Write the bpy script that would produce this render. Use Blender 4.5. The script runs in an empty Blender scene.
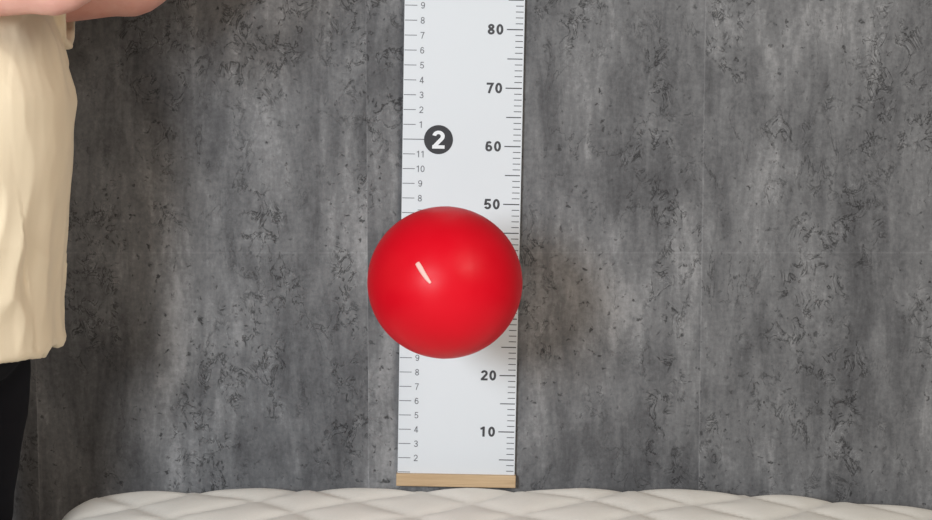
import bpy, bmesh, math, random
from mathutils import Vector, Matrix, noise
random.seed(4)
sc = bpy.context.scene
sc.view_settings.view_transform = 'Standard'
col = sc.collection

# ------------------------------------------------------------ helpers
def new_mat(name, color=(.5,.5,.5), rough=.6, spec=.5):
    m = bpy.data.materials.new(name); m.use_nodes = True
    b = m.node_tree.nodes['Principled BSDF']
    b.inputs['Base Color'].default_value = (*color, 1)
    b.inputs['Roughness'].default_value = rough
    b.inputs['Specular IOR Level'].default_value = spec
    return m
class NT:
    def __init__(s, m): s.t = m.node_tree; s.b = s.t.nodes['Principled BSDF']
    def n(s, typ, **kw):
        nd = s.t.nodes.new(typ)
        for k, v in kw.items(): setattr(nd, k, v)
        return nd
    def l(s, a, b): s.t.links.new(a, b)
    def inp(s, sock, v):
        if isinstance(v, bpy.types.NodeSocket): s.l(v, sock)
        else: sock.default_value = v
    def math(s, op, a, b=0.0, c=0.0, clamp=False):
        nd = s.n('ShaderNodeMath', operation=op); nd.use_clamp = clamp
        s.inp(nd.inputs[0], a); s.inp(nd.inputs[1], b); s.inp(nd.inputs[2], c)
        return nd.outputs[0]
    def mapping(s, vec, scale=(1,1,1), loc=(0,0,0), rot=(0,0,0)):
        nd = s.n('ShaderNodeMapping'); s.l(vec, nd.inputs[0])
        nd.inputs['Scale'].default_value = scale; nd.inputs['Location'].default_value = loc
        nd.inputs['Rotation'].default_value = rot
        return nd.outputs[0]
    def noise(s, vec, scale, detail=4, rough=.5, dist=0):
        nd = s.n('ShaderNodeTexNoise'); s.l(vec, nd.inputs['Vector'])
        nd.inputs['Scale'].default_value = scale; nd.inputs['Detail'].default_value = detail
        nd.inputs['Roughness'].default_value = rough; nd.inputs['Distortion'].default_value = dist
        return nd.outputs[0]
    def maprange(s, v, a, b, c, d, smooth=False):
        nd = s.n('ShaderNodeMapRange'); nd.clamp = True
        if smooth: nd.interpolation_type = 'SMOOTHSTEP'
        s.l(v, nd.inputs[0])
        for i, x in enumerate((a, b, c, d)): nd.inputs[1+i].default_value = x
        return nd.outputs[0]
    def ramp(s, v, stops):
        nd = s.n('ShaderNodeValToRGB'); s.l(v, nd.inputs[0])
        e = nd.color_ramp.elements
        while len(e) < len(stops): e.new(.5)
        for el, (p, c) in zip(e, stops):
            el.position = p; el.color = (*c, 1)
        return nd.outputs[0]
    def mulcol(s, c, v):
        nd = s.n('ShaderNodeVectorMath', operation='SCALE'); s.l(c, nd.inputs[0]); s.l(v, nd.inputs['Scale'])
        return nd.outputs[0]
    def bump(s, h, strength, dist):
        nd = s.n('ShaderNodeBump'); nd.inputs['Strength'].default_value = strength
        nd.inputs['Distance'].default_value = dist; s.l(h, nd.inputs['Height'])
        s.l(nd.outputs[0], s.b.inputs['Normal'])
    def obj(s): return s.n('ShaderNodeTexCoord').outputs['Object']

def mesh_obj(name, verts, faces, mat=None, smooth=True, parent=None):
    me = bpy.data.meshes.new(name); me.from_pydata([tuple(v) for v in verts], [], faces)
    me.update()
    bm = bmesh.new(); bm.from_mesh(me); bmesh.ops.recalc_face_normals(bm, faces=bm.faces); bm.to_mesh(me); bm.free()
    o = bpy.data.objects.new(name, me); col.objects.link(o)
    if smooth:
        for p in me.polygons: p.use_smooth = True
    if mat: me.materials.append(mat)
    if parent: o.parent = parent
    return o
def box_vf(x0, x1, y0, y1, z0, z1):
    v = [(x,y,z) for x in (x0,x1) for y in (y0,y1) for z in (z0,z1)]
    f = [(0,1,3,2),(4,6,7,5),(0,4,5,1),(2,3,7,6),(0,2,6,4),(1,5,7,3)]
    return v, f
def box(name, x0,x1,y0,y1,z0,z1, mat, parent=None, bevel=0):
    v, f = box_vf(x0,x1,y0,y1,z0,z1)
    o = mesh_obj(name, v, f, mat, smooth=False, parent=parent)
    if bevel:
        bm = bmesh.new(); bm.from_mesh(o.data)
        bmesh.ops.bevel(bm, geom=list(bm.edges), offset=bevel, segments=3, affect='EDGES', profile=.6)
        bm.to_mesh(o.data); bm.free()
    return o
def empty(name, loc=(0,0,0), rot=(0,0,0)):
    e = bpy.data.objects.new(name, None); e.location = loc; e.rotation_euler = rot
    e.empty_display_size = .1; col.objects.link(e); return e

class Vol:
    """collects closed shapes which are then fused to one skin by voxel remesh"""
    def __init__(s): s.v = []; s.f = []
    def add(s, v, f):
        o = len(s.v); s.v += [Vector(p) for p in v]; s.f += [tuple(i+o for i in q) for q in f]
    def rings(s, rings):
        n = len(rings[0]); v = [p for r in rings for p in r]; f = []
        for i in range(len(rings)-1):
            for j in range(n):
                k = (j+1) % n
                f.append((i*n+j, i*n+k, (i+1)*n+k, (i+1)*n+j))
        f.append(tuple(reversed(range(n)))); f.append(tuple(range((len(rings)-1)*n, len(rings)*n)))
        s.add(v, f)
    def tube(s, pts, up=(0,0,1), n=20, sub=4, cuff=0):
        P = [(Vector(p), a, b) for p, a, b in pts]
        if sub > 1 and len(P) > 2:
            Q = []
            for i in range(len(P)-1):
                p0, p1, p2, p3 = P[max(i-1,0)], P[i], P[i+1], P[min(i+2,len(P)-1)]
                for k in range(sub):
                    t = k/sub
                    cr = lambda a,b,c,d: .5*((2*b)+(c-a)*t+(2*a-5*b+4*c-d)*t*t+(3*b-a-3*c+d)*t**3)
                    Q.append((cr(p0[0],p1[0],p2[0],p3[0]), cr(p0[1],p1[1],p2[1],p3[1]), cr(p0[2],p1[2],p2[2],p3[2])))
            Q.append(P[-1]); P = Q
        up = Vector(up); R = []
        T = []
        for i in range(len(P)):
            T.append((P[min(i+1,len(P)-1)][0]-P[max(i-1,0)][0]).normalized())
        def ring(c, t, a, b):
            u = t.cross(up).normalized(); w = u.cross(t).normalized()
            return [c+u*a*math.cos(2*math.pi*j/n)+w*b*math.sin(2*math.pi*j/n) for j in range(n)]
        c, a, b = P[0]; m = min(a,b)
        for g in (.2,.6,.9): 
            R.append(ring(c-T[0]*m*math.sqrt(1-g*g)*.9, T[0], a*g, b*g))
        for (c,a,b), t in zip(P, T): R.append(ring(c, t, a, b))
        c, a, b = P[-1]; m = min(a,b)
        if cuff:
            R.append(ring(c-T[-1]*.001, T[-1], a-.010, b-.010))
            R.append(ring(c-T[-1]*cuff, T[-1], a-.012, b-.012))
        else:
            for g in (.9,.6,.2):
                R.append(ring(c+T[-1]*m*math.sqrt(1-g*g)*.9, T[-1], a*g, b*g))
        s.rings(R)
    def ell(s, c, r, rot=None, n=24, m=16):
        c = Vector(c); M = rot or Matrix.Identity(3); R = []
        for i in range(1, m):
            th = math.pi*i/m
            R.append([c+M@Vector((r[0]*math.sin(th)*math.cos(2*math.pi*j/n), r[1]*math.sin(th)*math.sin(2*math.pi*j/n), r[2]*math.cos(th))) for j in range(n)])
        s.rings(R)
    def build(s, name, mat, voxel=.006, smooth=4, parent=None, disp=None):
        o = mesh_obj(name, s.v, s.f, mat)
        md = o.modifiers.new('r', 'REMESH'); md.mode = 'VOXEL'; md.voxel_size = voxel; md.use_smooth_shade = True
        if smooth:
            ms = o.modifiers.new('s', 'SMOOTH'); ms.iterations = smooth; ms.factor = .5
        dg = bpy.context.evaluated_depsgraph_get()
        me = bpy.data.meshes.new_from_object(o.evaluated_get(dg))
        o.modifiers.clear(); o.data = me
        if not me.materials: me.materials.append(mat)
        if disp:
            vs = [(v.co.copy(), v.normal.copy()) for v in me.vertices]
            for v, (c, nn) in zip(me.vertices, vs): v.co = c + disp(c, nn)
        for p in me.polygons: p.use_smooth = True
        if parent: o.parent = parent
        return o

# ------------------------------------------------------------ materials
def wall_material():
    m = new_mat('dark_concrete_wallpaper', rough=.72, spec=.25); N = NT(m)
    oc = N.obj()
    sep = N.n('ShaderNodeSeparateXYZ'); N.l(oc, sep.inputs[0])
    px = N.math('DIVIDE', N.math('ADD', sep.outputs[0], .172), .584)
    idx = N.math('FLOOR', px); fr = N.math('FRACT', px)
    pz = N.math('DIVIDE', N.math('SUBTRACT', sep.outputs[2], .954), 1.10)
    idz = N.math('FLOOR', pz); fz = N.math('FRACT', pz)
    comb = N.n('ShaderNodeCombineXYZ')
    N.l(N.math('MULTIPLY', idx, 7.31), comb.inputs[0]); N.l(N.math('MULTIPLY', idx, 3.17), comb.inputs[2])
    add = N.n('ShaderNodeVectorMath', operation='ADD'); N.l(oc, add.inputs[0]); N.l(comb.outputs[0], add.inputs[1])
    c = add.outputs[0]
    n1 = N.noise(N.mapping(c, (1.7,1,.95)), 3.2, 8, .64, .4)
    n2 = N.noise(N.mapping(c, (13,1,3.0), (3,0,1)), 1.0, 6, .68, .5)
    n2b = N.noise(N.mapping(c, (48,1,10), (9,0,1)), 1.0, 5, .6, .6)
    n3 = N.noise(c, 110, 4, .7)
    v = N.math('ADD', N.math('MULTIPLY', n1, .41), N.math('MULTIPLY', n2, .27))
    v = N.math('ADD', v, N.math('MULTIPLY', n2b, .16))
    v = N.math('ADD', v, N.math('MULTIPLY', n3, .16))
    base = N.ramp(v, [(.38,(.062,.062,.066)), (.46,(.112,.113,.118)), (.53,(.178,.180,.185)), (.62,(.33,.33,.335))])
    mask = N.maprange(N.noise(N.mapping(c, (2.2,1,1.0), (5,0,2)), 2.3, 4, .6), .47, .56, 0, 1, True)
    cc = N.mapping(c, (1.15,1,.85))
    cr = N.noise(cc, 30, 5, .66, .8)
    ln = N.maprange(N.math('ABSOLUTE', N.math('SUBTRACT', cr, .53)), .0, .028, 1, 0)
    brk = N.maprange(N.noise(c, 22, 3, .6), .45, .53, 0, 1)
    lines = N.math('MULTIPLY', N.math('MULTIPLY', ln, brk), mask)
    pit = N.maprange(N.noise(N.mapping(c, (1,1,1), (2,0,7)), 70, 3, .6, .4), .62, .69, 0, 1)
    pitm = N.maprange(n1, .44, .56, .2, 1)
    pits = N.math('MULTIPLY', pit, pitm)
    hn = N.noise(N.mapping(c, (1,1,.55), (11,0,3)), 6, 7, .6, .6)
    hair = N.math('MULTIPLY', N.maprange(N.math('ABSOLUTE', N.math('SUBTRACT', hn, .5)), 0, .0035, 1, 0), N.maprange(N.noise(c, 5, 2), .5, .6, 0, .7))
    dark = N.math('MAXIMUM', N.math('MAXIMUM', lines, pits), hair)
    c2 = N.mapping(c, (1.15,1,.85), (.003,0,.004))
    cr2 = N.noise(c2, 30, 5, .66, .8)
    lip = N.math('MULTIPLY', N.math('MULTIPLY', N.maprange(N.math('ABSOLUTE', N.math('SUBTRACT', cr2, .575)), 0, .018, 1, 0), brk), mask)
    f = N.math('SUBTRACT', 1.0, N.math('MULTIPLY', dark, .68))
    f = N.math('ADD', f, N.math('MULTIPLY', lip, .50))
    ed = N.math('MINIMUM', fr, N.math('SUBTRACT', 1.0, fr))
    seam = N.maprange(ed, .0008, .0030, 1, 0)
    ez = N.math('MULTIPLY', N.math('MINIMUM', fz, N.math('SUBTRACT', 1.0, fz)), 1.10)
    seamz = N.math('MULTIPLY', N.maprange(ez, .0006, .0020, 1, 0), .5)
    f = N.math('ADD', f, N.math('MULTIPLY', N.math('MAXIMUM', seam, seamz), .28))
    wn = N.n('ShaderNodeTexWhiteNoise', noise_dimensions='2D')
    cb = N.n('ShaderNodeCombineXYZ'); N.l(idx, cb.inputs[0]); N.l(idz, cb.inputs[1]); N.l(cb.outputs[0], wn.inputs['Vector'])
    f = N.math('MULTIPLY', f, N.maprange(wn.outputs[0], 0, 1, .95, 1.06))
    N.l(N.mulcol(base, f), N.b.inputs['Base Color'])
    h = N.math('SUBTRACT', N.math('MULTIPLY', n3, .25), dark)
    h = N.math('ADD', h, N.math('MULTIPLY', n2b, .3))
    N.bump(h, .5, .003)
    return m
M_wall = wall_material()

def wood_mat(name, c1, c2, axis_scale=(1.5,14,14), rough=.5):
    m = new_mat(name, rough=rough); N = NT(m)
    n = N.noise(N.mapping(N.obj(), axis_scale), 3, 6, .6, .6)
    N.l(N.ramp(n, [(.3,c1),(.7,c2)]), N.b.inputs['Base Color']); N.bump(n, .1, .002)
    return m
M_beech = wood_mat('beech_wood', (.50,.34,.19), (.66,.48,.29), (3,40,40))
M_floor = wood_mat('floor_laminate', (.10,.07,.05), (.20,.14,.09), (1,9,9), .45)
M_base = wood_mat('bed_base_wood', (.06,.045,.035), (.11,.08,.06))
M_skirt = new_mat('baseboard_paint', (.12,.12,.12), .5)

def fabric(name, c, amt=.06, scale=900, rough=.9, var=.08, bs=.15):
    m = new_mat(name, c, rough, .2); N = NT(m)
    oc = N.obj()
    n = N.noise(oc, 6, 3, .5); g = N.noise(oc, scale, 2, .5)
    v = N.math('ADD', N.maprange(n, .3, .7, 1-var, 1+var), N.math('MULTIPLY', N.math('SUBTRACT', g, .5), amt))
    rgb = N.n('ShaderNodeRGB'); rgb.outputs[0].default_value = (*c, 1)
    N.l(N.mulcol(rgb.outputs[0], v), N.b.inputs['Base Color'])
    N.bump(g, bs, .001)
    N.b.inputs['Sheen Weight'].default_value = .1
    return m
M_matt = fabric('mattress_knit_fabric', (.90,.88,.82), .10, 420, .9, .02, .3)
M_shirt = fabric('cream_cotton', (.90,.77,.56), .06, 900, .9, .03)
M_trous = fabric('black_cotton', (.006,.006,.009), .2, 700, .85, .1)
M_trous.node_tree.nodes['Principled BSDF'].inputs['Sheen Weight'].default_value = 0
M_hair = new_mat('brown_hair', (.06,.03,.017), .45)
M_white = new_mat('eye_white', (.85,.84,.82), .2)
M_iris = new_mat('brown_iris', (.05,.025,.012), .15)
M_lip = new_mat('lips', (.52,.20,.17), .45)
M_shoe = new_mat('shoe_canvas', (.7,.7,.7), .7)
M_sole = new_mat('shoe_rubber', (.85,.85,.83), .6)
def skin_mat():
    m = new_mat('skin', (.66,.33,.25), .5, .4); N = NT(m)
    n = N.noise(N.obj(), 18, 4, .6)
    N.l(N.ramp(n, [(.3,(.64,.30,.24)),(.7,(.76,.43,.35))]), N.b.inputs['Base Color'])
    N.b.inputs['Subsurface Weight'].default_value = .12
    N.b.inputs['Subsurface Radius'].default_value = (.02,.008,.004)
    N.bump(N.noise(N.obj(), 300, 2), .08, .001)
    return m
M_skin = skin_mat()
M_nail = new_mat('nails', (.75,.45,.38), .3)
def chart_mat():
    m = new_mat('height_chart_canvas', (.70,.74,.78), .55, .3); N = NT(m)
    g = N.noise(N.obj(), 700, 2); N.bump(g, .05, .0005)
    return m
M_chart = chart_mat()
M_ink = new_mat('chart_ink', (.045,.046,.052), .6)
M_ink2 = new_mat('chart_ink_grey', (.13,.135,.15), .6)
M_disc = new_mat('chart_disc_ink', (.022,.022,.027), .6)
M_dprint = new_mat('chart_white_print', (.80,.83,.86), .6)
def ball_mat():
    m = new_mat('red_rubber', (.80,.002,.012), .45, .22); N = NT(m)
    n = N.noise(N.obj(), 5, 3)
    N.l(N.ramp(n, [(.3,(.63,.001,.010)),(.7,(.71,.0014,.014))]), N.b.inputs['Base Color'])
    N.l(N.maprange(N.noise(N.obj(), 40, 3), .3, .7, .38, .48), N.b.inputs['Roughness'])
    return m
M_ball = ball_mat()
M_glint = new_mat('painted_glint', (.85,.50,.45), .5)  # pale colour of the highlight painted on the ball

# ------------------------------------------------------------ room
box('wall_back', -3.2, 3.2, 0, .12, 0, 2.75, M_wall)
box('floor', -3.2, 3.2, -4.6, .12, -.1, 0, M_floor)
box('baseboard_back', -3.2, 3.2, -.014, 0, 0, .07, M_skirt, bevel=.003)

# ------------------------------------------------------------ height chart
Z0 = .5405
chart = empty('height_chart', (-.0180, 0, Z0), (0, math.radians(1.08), 0))
HW = .1030; CL = 2.05; YF = -.0105
box('canvas_strip', -HW, HW, YF, YF+.0015, .004, CL, M_chart, chart)
def barvf(name, z0, z1):
    box(name, -HW-.002, HW+.002, YF-.008, -.001, z0, z1, M_beech, chart, bevel=.0015)
barvf('bottom_batten', .0015, .0235)
barvf('top_batten', CL-.022, CL)
def quads(name, rects, mat, y):
    v = []; f = []
    for (x0,x1,z0,z1) in rects:
        i = len(v); v += [(x0,y,z0),(x1,y,z0),(x1,y,z1),(x0,y,z1)]; f.append((i,i+1,i+2,i+3))
    return mesh_obj(name, v, f, mat, smooth=False, parent=chart)
R = []
for k in range(3, 201):
    z = k*.01
    if k % 10 == 0: R.append((.0730, HW-.002, z-.0009, z+.0009))
    elif k % 5 == 0: R.append((.0750, HW-.002, z-.0008, z+.0008))
    else: R.append((.0880, HW-.002, z-.0006, z+.0006))
quads('centimetre_ticks', R, M_ink, YF-.0004)
R = []
for k in range(1, 79):
    z = k*.0254
    if k % 12 == 0: R.append((-HW+.001, -.064, z-.0007, z+.0007))
    else: R.append((-HW+.001, -.081, z-.0006, z+.0006))
quads('inch_ticks', R, M_ink2, YF-.0004)
def arc(cx, cy, rx, ry, a0, a1, n=18):
    return [(cx+rx*math.cos(math.radians(a0+(a1-a0)*i/n)), cy+ry*math.sin(math.radians(a0+(a1-a0)*i/n))) for i in range(n+1)]
def glyph(d, s):
    h = s/2; W = .60; cx = W/2
    six = [arc(cx,.315,cx-h,.315-h,0,360,28), [(W-h-.03,.80)]+[(cx+.06,.985-h),(cx-.04,.975-h),(cx-.13,.90-h*.6),(h+.035,.70),(h,.50),(h,.315)]]
    return {
    '0': [arc(cx,.5,cx-h,.5-h,0,360,36)],
    '1': [[(.06,.80-h*.3),(.20,.84-h*.3),(.34,1-h*.9)],[(.34,0),(.34,1)]],
    '2': [arc(cx,.69,cx-h,.31-h,172,-38,16)+[(h*.75,h*.9)],[(0,h),(W,h)]],
    '3': [arc(cx-.01,.735,cx-h-.02,.265-h,165,-90,16)+[(cx-.08,.47)],arc(cx-.01,.275,cx-h+.01,.275-h,90,-165,16)],
    '4': [[(W*.68-h*.6,1-h),(h*.6,.245+h*.2),(W+.02,.245+h*.2)],[(W*.70,0),(W*.70,1)]],
    '5': [[(W-.04,1-h),(.15,1-h),(.09,.50)]+arc(cx-.01,.325,cx-h+.01,.325-h,130,-160,18)],
    '6': six,
    '7': [[(.0,1-h),(W-h*.9,1-h),(.36,.55),(.20,0)]],
    '8': [arc(cx,.74,cx-h-.03,.26-h,0,360,28),arc(cx,.275,cx-h,.275-h,0,360,28)],
    '9': [[(W-x,1-y) for x,y in st] for st in six]}[d]
def ribbon(pts, s):
    L=[];Rr=[]; n=len(pts); closed = n>8 and (Vector(pts[0])-Vector(pts[-1])).length<1e-4
    for i in range(n):
        p=Vector(pts[i]); 
        a=Vector(pts[i-1]) if i>0 else (Vector(pts[-2]) if closed else None)
        b=Vector(pts[i+1]) if i<n-1 else (Vector(pts[1]) if closed else None)
        d0=(p-a).normalized() if a is not None else None; d1=(b-p).normalized() if b is not None else None
        if d0 is None: d0=d1
        if d1 is None: d1=d0
        t=(d0+d1).normalized(); nn=Vector((-t.y,t.x)); k=s/2/max(.5,nn.dot(Vector((-d0.y,d0.x))))
        L.append(p+nn*k); Rr.append(p-nn*k)
    return L,Rr
def texts(name, items, mat, y):
    vs = []; fs = []
    for (st, x, z, H, s, sx, align) in items:
        adv = (.60+s*.75)*H*sx; tw = adv*len(st)-s*.75*H*sx
        x0 = x-tw if align=='RIGHT' else x-tw/2
        for i,ch in enumerate(st):
            for si, pl in enumerate(glyph(ch, s)):
                L,Rr = ribbon(pl, s); o=len(vs); n=len(L)
                for p in L+Rr: vs.append((x0+i*adv+p.x*H*sx, y-.0002*si, z+(p.y-.5)*H))
                for k in range(n-1): fs.append((o+k,o+k+1,o+n+k+1,o+n+k))
    return mesh_obj(name, vs, fs, mat, smooth=False, parent=chart)
texts('centimetre_numbers', [(str(k), .0670, k*.01, .0180, .20, 1.10, 'RIGHT') for k in range(10, 201, 10)], M_ink, YF-.0004)
texts('inch_numbers', [(str(k%12), -.0715, k*.0254, .0112, .115, 1.0, 'CENTER') for k in range(2, 78) if k%12], M_ink2, YF-.0004)
vs=[]; fs=[]
for ft in range(1, 7):
    o=len(vs); vs += [(-.0410+.0250*math.cos(t*math.pi/24), YF-.0006, ft*.3048+.0250*math.sin(t*math.pi/24)) for t in range(48)]
    fs.append(tuple(range(o, o+48)))
mesh_obj('foot_discs', vs, fs, M_disc, smooth=False, parent=chart)
texts('foot_numbers', [(str(k), -.0410, k*.3048, .0310, .19, 1.15, 'CENTER') for k in range(1, 7)], M_dprint, YF-.0010)

# ------------------------------------------------------------ mattress + base
def mattress():
    X0,X1,Y0,Y1,Zb,Zt = -.676, 1.03, -2.02, -.045, .315, .555
    r = .060; st = .0095
    nx = int((X1-X0)/st); ny = int((Y1-Y0)/st); nz = 22
    bm = bmesh.new(); V = {}
    def vert(i,j,k):
        key=(i,j,k)
        if key not in V: V[key] = bm.verts.new((X0+(X1-X0)*i/nx, Y0+(Y1-Y0)*j/ny, Zb+(Zt-Zb)*k/nz))
        return V[key]
    for i in range(nx):
        for j in range(ny):
            bm.faces.new((vert(i,j,nz),vert(i+1,j,nz),vert(i+1,j+1,nz),vert(i,j+1,nz)))
            bm.faces.new((vert(i,j,0),vert(i,j+1,0),vert(i+1,j+1,0),vert(i+1,j,0)))
    for k in range(nz):
        for i in range(nx):
            bm.faces.new((vert(i,0,k),vert(i+1,0,k),vert(i+1,0,k+1),vert(i,0,k+1)))
            bm.faces.new((vert(i,ny,k),vert(i,ny,k+1),vert(i+1,ny,k+1),vert(i+1,ny,k)))
        for j in range(ny):
            bm.faces.new((vert(0,j,k),vert(0,j,k+1),vert(0,j+1,k+1),vert(0,j+1,k)))
            bm.faces.new((vert(nx,j,k),vert(nx,j+1,k),vert(nx,j+1,k+1),vert(nx,j,k+1)))
    for v in bm.verts:
        p = v.co.copy()
        q = Vector((min(max(p.x,X0+r),X1-r), min(max(p.y,Y0+r),Y1-r), min(max(p.z,Zb+r*.7),Zt-r*.7)))
        d = p-q
        if d.length > 1e-6:
            nrm = Vector((d.x/r, d.y/r, d.z/(r*.7))).normalized()
            p = q+Vector((nrm.x*r, nrm.y*r, nrm.z*r*.7))
            w = max(0, nrm.z)
        else: nrm = Vector((0,0,1)); w = 0
        x, y = p.x, p.y
        wx = x+.012*math.sin(y*17+1)+.010*math.sin(x*23); wy = y+.014*math.sin(x*13+2)
        s = .185
        a = abs(math.sin(math.pi*(wx+wy*1.15)/s)); b = abs(math.sin(math.pi*(wx-wy*1.15)/s))
        pf = (min(a,b))**.5
        if w > 0: p = p+nrm*(.0115*pf-.0065)*w**.5
        if p.x > .25: p.z -= .038*((p.x-.25)/.56)**1.8*max(0,(p.z-Zb)/(Zt-Zb))
        if p.x < -.30: p.z -= .008*((-.30-p.x)/.3)**2*max(0,(p.z-Zb)/(Zt-Zb))
        v.co = p
    me = bpy.data.meshes.new('mattress'); bm.normal_update(); bm.to_mesh(me); bm.free()
    o = bpy.data.objects.new('mattress', me); col.objects.link(o)
    me.materials.append(M_matt)
    for p in me.polygons: p.use_smooth = True
    return o
mattress()
bb = empty('bed_base')
box('platform', -.50, .90, -1.92, -.12, .20, .314, M_base, bb, bevel=.006)
for i,(x,y) in enumerate([(-.44,-.2),(.84,-.2),(-.44,-1.84),(.84,-1.84),(.2,-1.0)]):
    box('leg_%d'%(i+1), x-.035, x+.035, y-.035, y+.035, 0, .20, M_base, bb, bevel=.004)

# ------------------------------------------------------------ ball
def ball():
    c0 = Vector((-.0315, -.36, .939)); r = .1160
    e = empty('rubber_ball', c0)
    bm = bmesh.new(); bmesh.ops.create_uvsphere(bm, u_segments=96, v_segments=64, radius=r)
    for v in bm.verts:
        if abs(v.co.normalized().z) < .012: v.co *= 1.002
    me = bpy.data.meshes.new('ball_skin'); bm.to_mesh(me); bm.free()
    for p in me.polygons: p.use_smooth = True
    me.materials.append(M_ball)
    o = bpy.data.objects.new('ball_skin', me); col.objects.link(o); o.parent = e
    o.scale = (.982,1,1)
    o.rotation_euler = (math.radians(-8), math.radians(94), .2)
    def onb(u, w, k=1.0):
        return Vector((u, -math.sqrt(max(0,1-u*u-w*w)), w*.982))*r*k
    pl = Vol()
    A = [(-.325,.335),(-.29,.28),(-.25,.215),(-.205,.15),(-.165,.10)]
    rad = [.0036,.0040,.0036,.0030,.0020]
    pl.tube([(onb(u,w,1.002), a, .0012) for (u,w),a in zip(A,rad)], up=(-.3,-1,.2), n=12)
    mesh_obj('painted_glint_streak', pl.v, pl.f, M_glint, parent=e)  # raised pale streak standing in for the lamp's reflection on the ball
ball()

# ------------------------------------------------------------ person
YC = -.42; DX = 0.0
person = empty('person_standing')
def folds(c, n):
    t = min(1, max(0, (1.42-c.z)/.10))
    sl = 1 if c.x < -.61 else .5
    a = noise.noise(Vector((c.x*8+c.z*1.5, c.y*8, c.z*2.4)))*.008
    q2 = Vector((c.x*13-c.z*5, c.y*15, c.z*6+4))
    b = (1-abs(noise.noise(q2))*3)*.0042
    q3 = Vector((c.x*10+c.z*9, c.y*12-c.z*4, c.z*5+9))
    b += (1-abs(noise.noise(q3))*3)*.0028
    low = min(1, max(0, (1.0-c.z)/.16))
    cfl = math.sin(math.atan2(c.y-YC, c.x+.72)*8+1+c.z*3)*.004*low
    return n*((a+b+cfl)*t)*sl
S = Vol()
secs = [(.846,-.735,.126,.190),(.854,-.734,.131,.196),(.90,-.732,.128,.194),(.96,-.725,.124,.188),(1.06,-.718,.129,.184),(1.14,-.712,.135,.190),(1.21,-.709,.135,.196),
        (1.29,-.715,.122,.198),(1.35,-.722,.108,.194),(1.395,-.730,.088,.175),(1.425,-.732,.072,.125),(1.445,-.730,.064,.080),(1.455,-.728,.058,.068)]
n = 48
def sring(z,cx,rx,ry):
    out = []
    for j in range(n):
        t = 2*math.pi*j/n; c, s_ = math.cos(t), math.sin(t); e = .85
        out.append(Vector((DX+cx+rx*math.copysign(abs(c)**e,c), YC+ry*math.copysign(abs(s_)**e,s_), z)))
    return out
S.rings([sring(.90,-.732,.105,.17), sring(.850,-.732,.115,.18)]+[sring(*q) for q in secs]+[sring(1.445,-.728,.05,.058)])
arms = {}
for sd in (1,-1):
    far = sd > 0
    sh = Vector((DX-.735, YC+sd*.165, 1.374 if far else 1.362))
    el = Vector((DX-.510 if far else -.525, YC+sd*.190, 1.388 if far else 1.358)); wr = Vector((DX-.325, YC+.06+sd*.135, 1.545 if far else 1.530))
    arms[sd] = (sh, el, wr)
    d = (el-sh).normalized()
    k = 1 if far else .80
    S.tube([(sh-d*.03+Vector((0,-sd*.02,0)), .066,.076),(sh+d*.04*k+Vector((0,0,-.004)),.066,.078),(sh+d*.08*k+Vector((0,0,-.008)),.063,.076),(sh+d*.124*k+Vector((0,0,-.013)),.062,.074)], n=28, cuff=.05)
S.build('t_shirt', M_shirt, .0045, 3, person, folds)
vs=[];fs=[];K=40
for i in range(K):
    t=2*math.pi*i/K
    for j in range(10):
        u=2*math.pi*j/10; rr=.0055*math.cos(u)
        vs.append((DX-.727+(.060+rr)*math.cos(t), YC+(.066+rr)*math.sin(t), 1.452-.012*math.cos(t)+.008*math.sin(u)))
for i in range(K):
    for j in range(10):
        fs.append((i*10+j, ((i+1)%K)*10+j, ((i+1)%K)*10+(j+1)%10, i*10+(j+1)%10))
mesh_obj('neckband', vs, fs, M_shirt, parent=person)

Tv = Vol(); TX = DX-.014
def tring(z,cx,rx,ry): return [p+Vector((-.012,0,0)) for p in sring(z,cx,rx,ry)]
Tv.rings([tring(z,cx,rx,ry) for z,cx,rx,ry in [(.80,-.742,.07,.12),(.83,-.742,.094,.165),(.88,-.738,.098,.165),(.95,-.72,.090,.15),(1.0,-.712,.086,.14)]])
for sd in (1,-1):
    Tv.tube([((TX-.742,YC+sd*.085,.87),.088,.086),((TX-.747,YC+sd*.092,.76),.088,.088),((TX-.758,YC+sd*.098,.62),.076,.076),((TX-.767,YC+sd*.10,.49),.062,.064),
             ((TX-.773,YC+sd*.103,.36),.058,.062),((TX-.778,YC+sd*.105,.22),.050,.054),((TX-.780,YC+sd*.105,.10),.047,.052)], up=(1,0,0), n=28)
def tf(c, nn):
    a = noise.noise(Vector((c.x*12,c.y*12,c.z*9)))*.004+(1-abs(noise.noise(Vector((c.x*8+3,c.y*8,c.z*22))))*2)*.002
    k = 1 if c.z<.80 else max(0,(.88-c.z)/.08)
    return nn*a*k
Tv.build('trousers', M_trous, .007, 4, person, tf)
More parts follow.
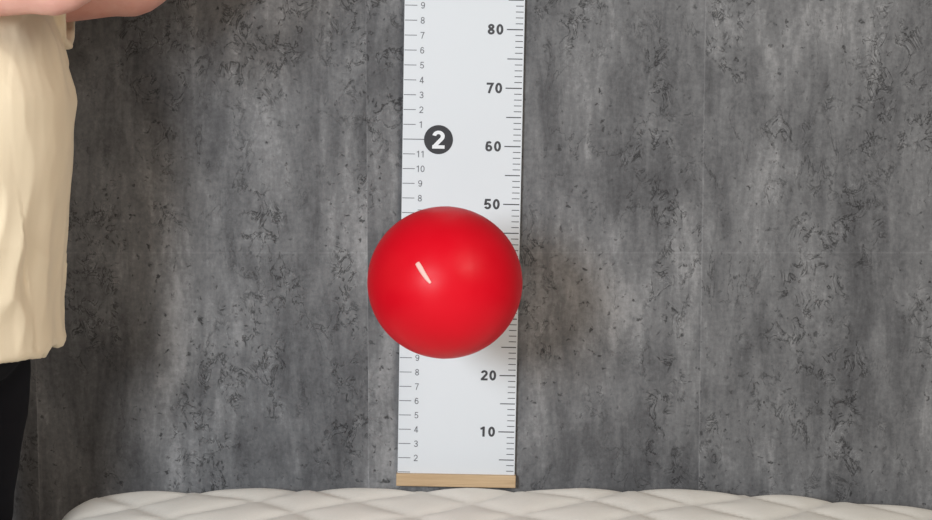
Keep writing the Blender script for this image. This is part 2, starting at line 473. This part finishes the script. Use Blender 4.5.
for sd in (1,-1):
    y = YC+sd*.108; F = Vol()
    F.tube([((TX-.80,y,.055),.034,.040),((TX-.76,y,.058),.038,.042),((TX-.70,y,.048),.042,.034),((TX-.64,y,.038),.045,.026),((TX-.60,y,.034),.038,.021)], n=24)
    F.tube([((TX-.778,y,.05),.040,.044),((TX-.778,y,.11),.040,.042)], up=(1,0,0), sub=1)
    F.build('shoe_upper_%s'%('l' if sd>0 else 'r'), M_shoe, .005, 3, person)
    pr=[(-.838,.0),(-.83,.024),(-.79,.036),(-.74,.037),(-.69,.043),(-.63,.047),(-.59,.040),(-.565,.022),(-.558,0)]
    prof=[(TX+x,w) for x,w in pr]+[(TX+x,-w) for x,w in reversed(pr[1:-1])]
    k=len(prof); vs=[]
    for z in (0.001,.024): vs+=[(x,y+w,z) for x,w in prof]
    fs=[tuple(range(k)),tuple(range(2*k-1,k-1,-1))]+[(i,(i+1)%k,k+(i+1)%k,k+i) for i in range(k)]
    mesh_obj('shoe_sole_%s'%('l' if sd>0 else 'r'), vs, fs, M_sole, smooth=False, parent=person)

B = Vol()
B.rings([sring(z,cx,rx,ry) for z,cx,rx,ry in [(.95,-.725,.08,.12),(1.10,-.72,.09,.13),(1.25,-.715,.09,.14),(1.34,-.72,.078,.135),(1.40,-.730,.056,.10)]])
B.tube([((DX-.735,YC,1.38),.056,.056),((DX-.730,YC,1.44),.052,.052),((DX-.722,YC,1.50),.052,.054),((DX-.715,YC,1.54),.055,.055)], up=(1,0,0))
HC = Vector((DX-.705, YC, 1.585))
B.ell(HC+Vector((-.008,0,.018)), (.094,.074,.090))
B.ell(HC+Vector((.022,0,-.030)), (.066,.060,.078))
B.ell(HC+Vector((.050,0,-.088)), (.028,.028,.022))
B.ell(HC+Vector((.030,0,-.078)), (.040,.050,.026))
B.tube([(HC+Vector((.086,0,.014)),.008,.008),(HC+Vector((.100,0,-.010)),.010,.010),(HC+Vector((.108,0,-.026)),.013,.010)], up=(0,1,0))
for sd in (1,-1):
    B.ell(HC+Vector((.074,sd*.030,.028)), (.016,.024,.007))
    B.ell(HC+Vector((.066,sd*.038,-.024)), (.022,.022,.022))
    B.ell(HC+Vector((-.008,sd*.074,-.004)), (.016,.007,.031))
    B.ell(HC+Vector((.096,sd*.011,-.030)), (.010,.007,.007))
nails = []
for sd in (1,-1):
    sh, el, wr = arms[sd]
    f1 = el.lerp(wr,.3); f2 = el.lerp(wr,.7)
    B.tube([(sh,.050,.052),(sh.lerp(el,.35),.046,.050),(sh.lerp(el,.8),.039,.043),(el+Vector((0,0,-.002)),.037,.039),(f1,.036,.037),(f2,.029,.031),(wr,.021,.027)], n=24)
    d = (wr-el).normalized(); fwd = (d+Vector((.9,-sd*.12,-.25))).normalized()
    inn = Vector((0,-sd,0)); inn = (inn-fwd*inn.dot(fwd)).normalized()
    upv = inn.cross(fwd); upv = upv if upv.z>0 else -upv
    pe = wr+fwd*.085
    B.tube([(wr,.021,.027),(wr+fwd*.03,.016,.036),(wr+fwd*.06,.014,.041),(pe,.012,.040)], up=upv, n=20)
    L = [.070,.078,.073,.058]
    for i in range(4):
        o_ = (1.5-i)*.0205
        base = pe+upv*o_-fwd*(.012 if i<3 else .020)
        bend = .30+.06*i; dirv = (fwd+upv*(1.5-i)*.10).normalized(); p = base; pts=[(p,.0092,.0095)]
        ang = .12
        for k,(fr,rad) in enumerate(((.45,.0086),(.30,.0078),(.25,.0066))):
            ang += bend*(.6 if k==0 else .8)
            st = dirv*math.cos(ang)+inn*math.sin(ang)
            p = p+st*(L[i]*fr+(.010 if k==0 else 0)); pts.append((p,rad,rad))
        B.tube(pts, up=upv, n=12, sub=3)
        nails.append((p-inn*.0062*math.cos(ang)+st*.001, st, upv))
    tb = wr+fwd*.022+upv*.022
    t1 = tb+(fwd*.6+upv*.65+inn*.35).normalized()*.042
    t2 = t1+(fwd*.85+upv*.35+inn*.35).normalized()*.032
    t3 = t2+(fwd*.93+upv*.10+inn*.40).normalized()*.024
    B.tube([(tb,.015,.015),(t1,.0115,.0115),(t2,.0102,.0102),(t3,.008,.008)], up=inn, n=14)
B.build('body_skin', M_skin, .0036, 3, person)
NV=Vol()
for p, st, u in nails:
    w = st.cross(u).normalized(); M3 = Matrix((st,u,w)).transposed()
    NV.ell(p, (.006,.0048,.0016), M3, 12, 8)
mesh_obj('fingernails', NV.v, NV.f, M_nail, parent=person)
E=Vol(); I=Vol(); Lp=Vol()
for sd in (1,-1):
    E.ell(HC+Vector((.077,sd*.030,.008)), (.0125,.014,.0085))
    I.ell(HC+Vector((.0855,sd*.030,.005)), (.005,.006,.006))
Lp.tube([(HC+Vector((.080,-.022,-.056)),.003,.003),(HC+Vector((.091,-.009,-.053)),.005,.005),(HC+Vector((.093,0,-.054)),.005,.004),(HC+Vector((.091,.009,-.053)),.005,.005),(HC+Vector((.080,.022,-.056)),.003,.003)])
Lp.tube([(HC+Vector((.080,-.020,-.059)),.003,.003),(HC+Vector((.091,0,-.063)),.006,.005),(HC+Vector((.080,.020,-.059)),.003,.003)])
mesh_obj('eyes', E.v, E.f, M_white, parent=person)
mesh_obj('irises', I.v, I.f, M_iris, parent=person)
mesh_obj('lips', Lp.v, Lp.f, M_lip, parent=person)
Bw=Vol()
for sd in (1,-1):
    Bw.tube([(HC+Vector((.088,sd*.014,.032)),.003,.003),(HC+Vector((.086,sd*.030,.038)),.003,.003),(HC+Vector((.072,sd*.046,.032)),.002,.002)])
mesh_obj('eyebrows', Bw.v, Bw.f, M_hair, parent=person)
H=Vol()
H.ell(HC+Vector((-.022,0,.030)), (.098,.083,.088))
H.ell(HC+Vector((-.050,0,-.010)), (.060,.076,.080))
H.tube([(HC+Vector((-.105,0,.03)),.026,.026),(HC+Vector((-.135,0,.0)),.032,.030),(HC+Vector((-.140,0,-.07)),.030,.026),(HC+Vector((-.128,0,-.15)),.018,.016),(HC+Vector((-.125,0,-.20)),.006,.006)], up=(1,0,0))
def hf(c,nn): return nn*(.003*math.sin(math.atan2(c.y-YC,c.z-1.6)*40+noise.noise(c*12)*6))
H.build('hair', M_hair, .005, 3, person, hf)

# ------------------------------------------------------------ lights
def area(name, loc, target, sx, sy, power, color, roll=0):
    l = bpy.data.lights.new(name,'AREA'); l.shape='RECTANGLE'; l.size=sx; l.size_y=sy; l.energy=power; l.color=color
    o = bpy.data.objects.new(name,l); col.objects.link(o); o.location=loc
    q = (Vector(target)-Vector(loc)).to_track_quat('-Z','Y')
    o.rotation_mode='QUATERNION'; o.rotation_quaternion = q @ Matrix.Rotation(roll,3,'Z').to_quaternion()
    return o
area('key_lamp', (-1.12,-3.1,1.50), (.35,0,.9), .55, .75, 72, (.89,.945,1.0), math.radians(40))
area('ceiling_lamp', (1.7,-2.6,2.6), (.4,0,.9), 1.0, 1.0, 38, (1.0,.92,.82))
w = bpy.data.worlds.new('room_ambient'); sc.world = w; w.use_nodes = True
w.node_tree.nodes['Background'].inputs[0].default_value = (1.0,.80,.60,1)
w.node_tree.nodes['Background'].inputs[1].default_value = .17

# ------------------------------------------------------------ camera
cd = bpy.data.cameras.new('camera'); cam = bpy.data.objects.new('camera', cd); col.objects.link(cam)
cd.lens = 1437/932*36; cd.sensor_width = 36; cd.clip_start=.05
cam.location = (0,-2.5,1.16); cam.rotation_euler = (math.radians(85), 0, 0)
sc.camera = cam
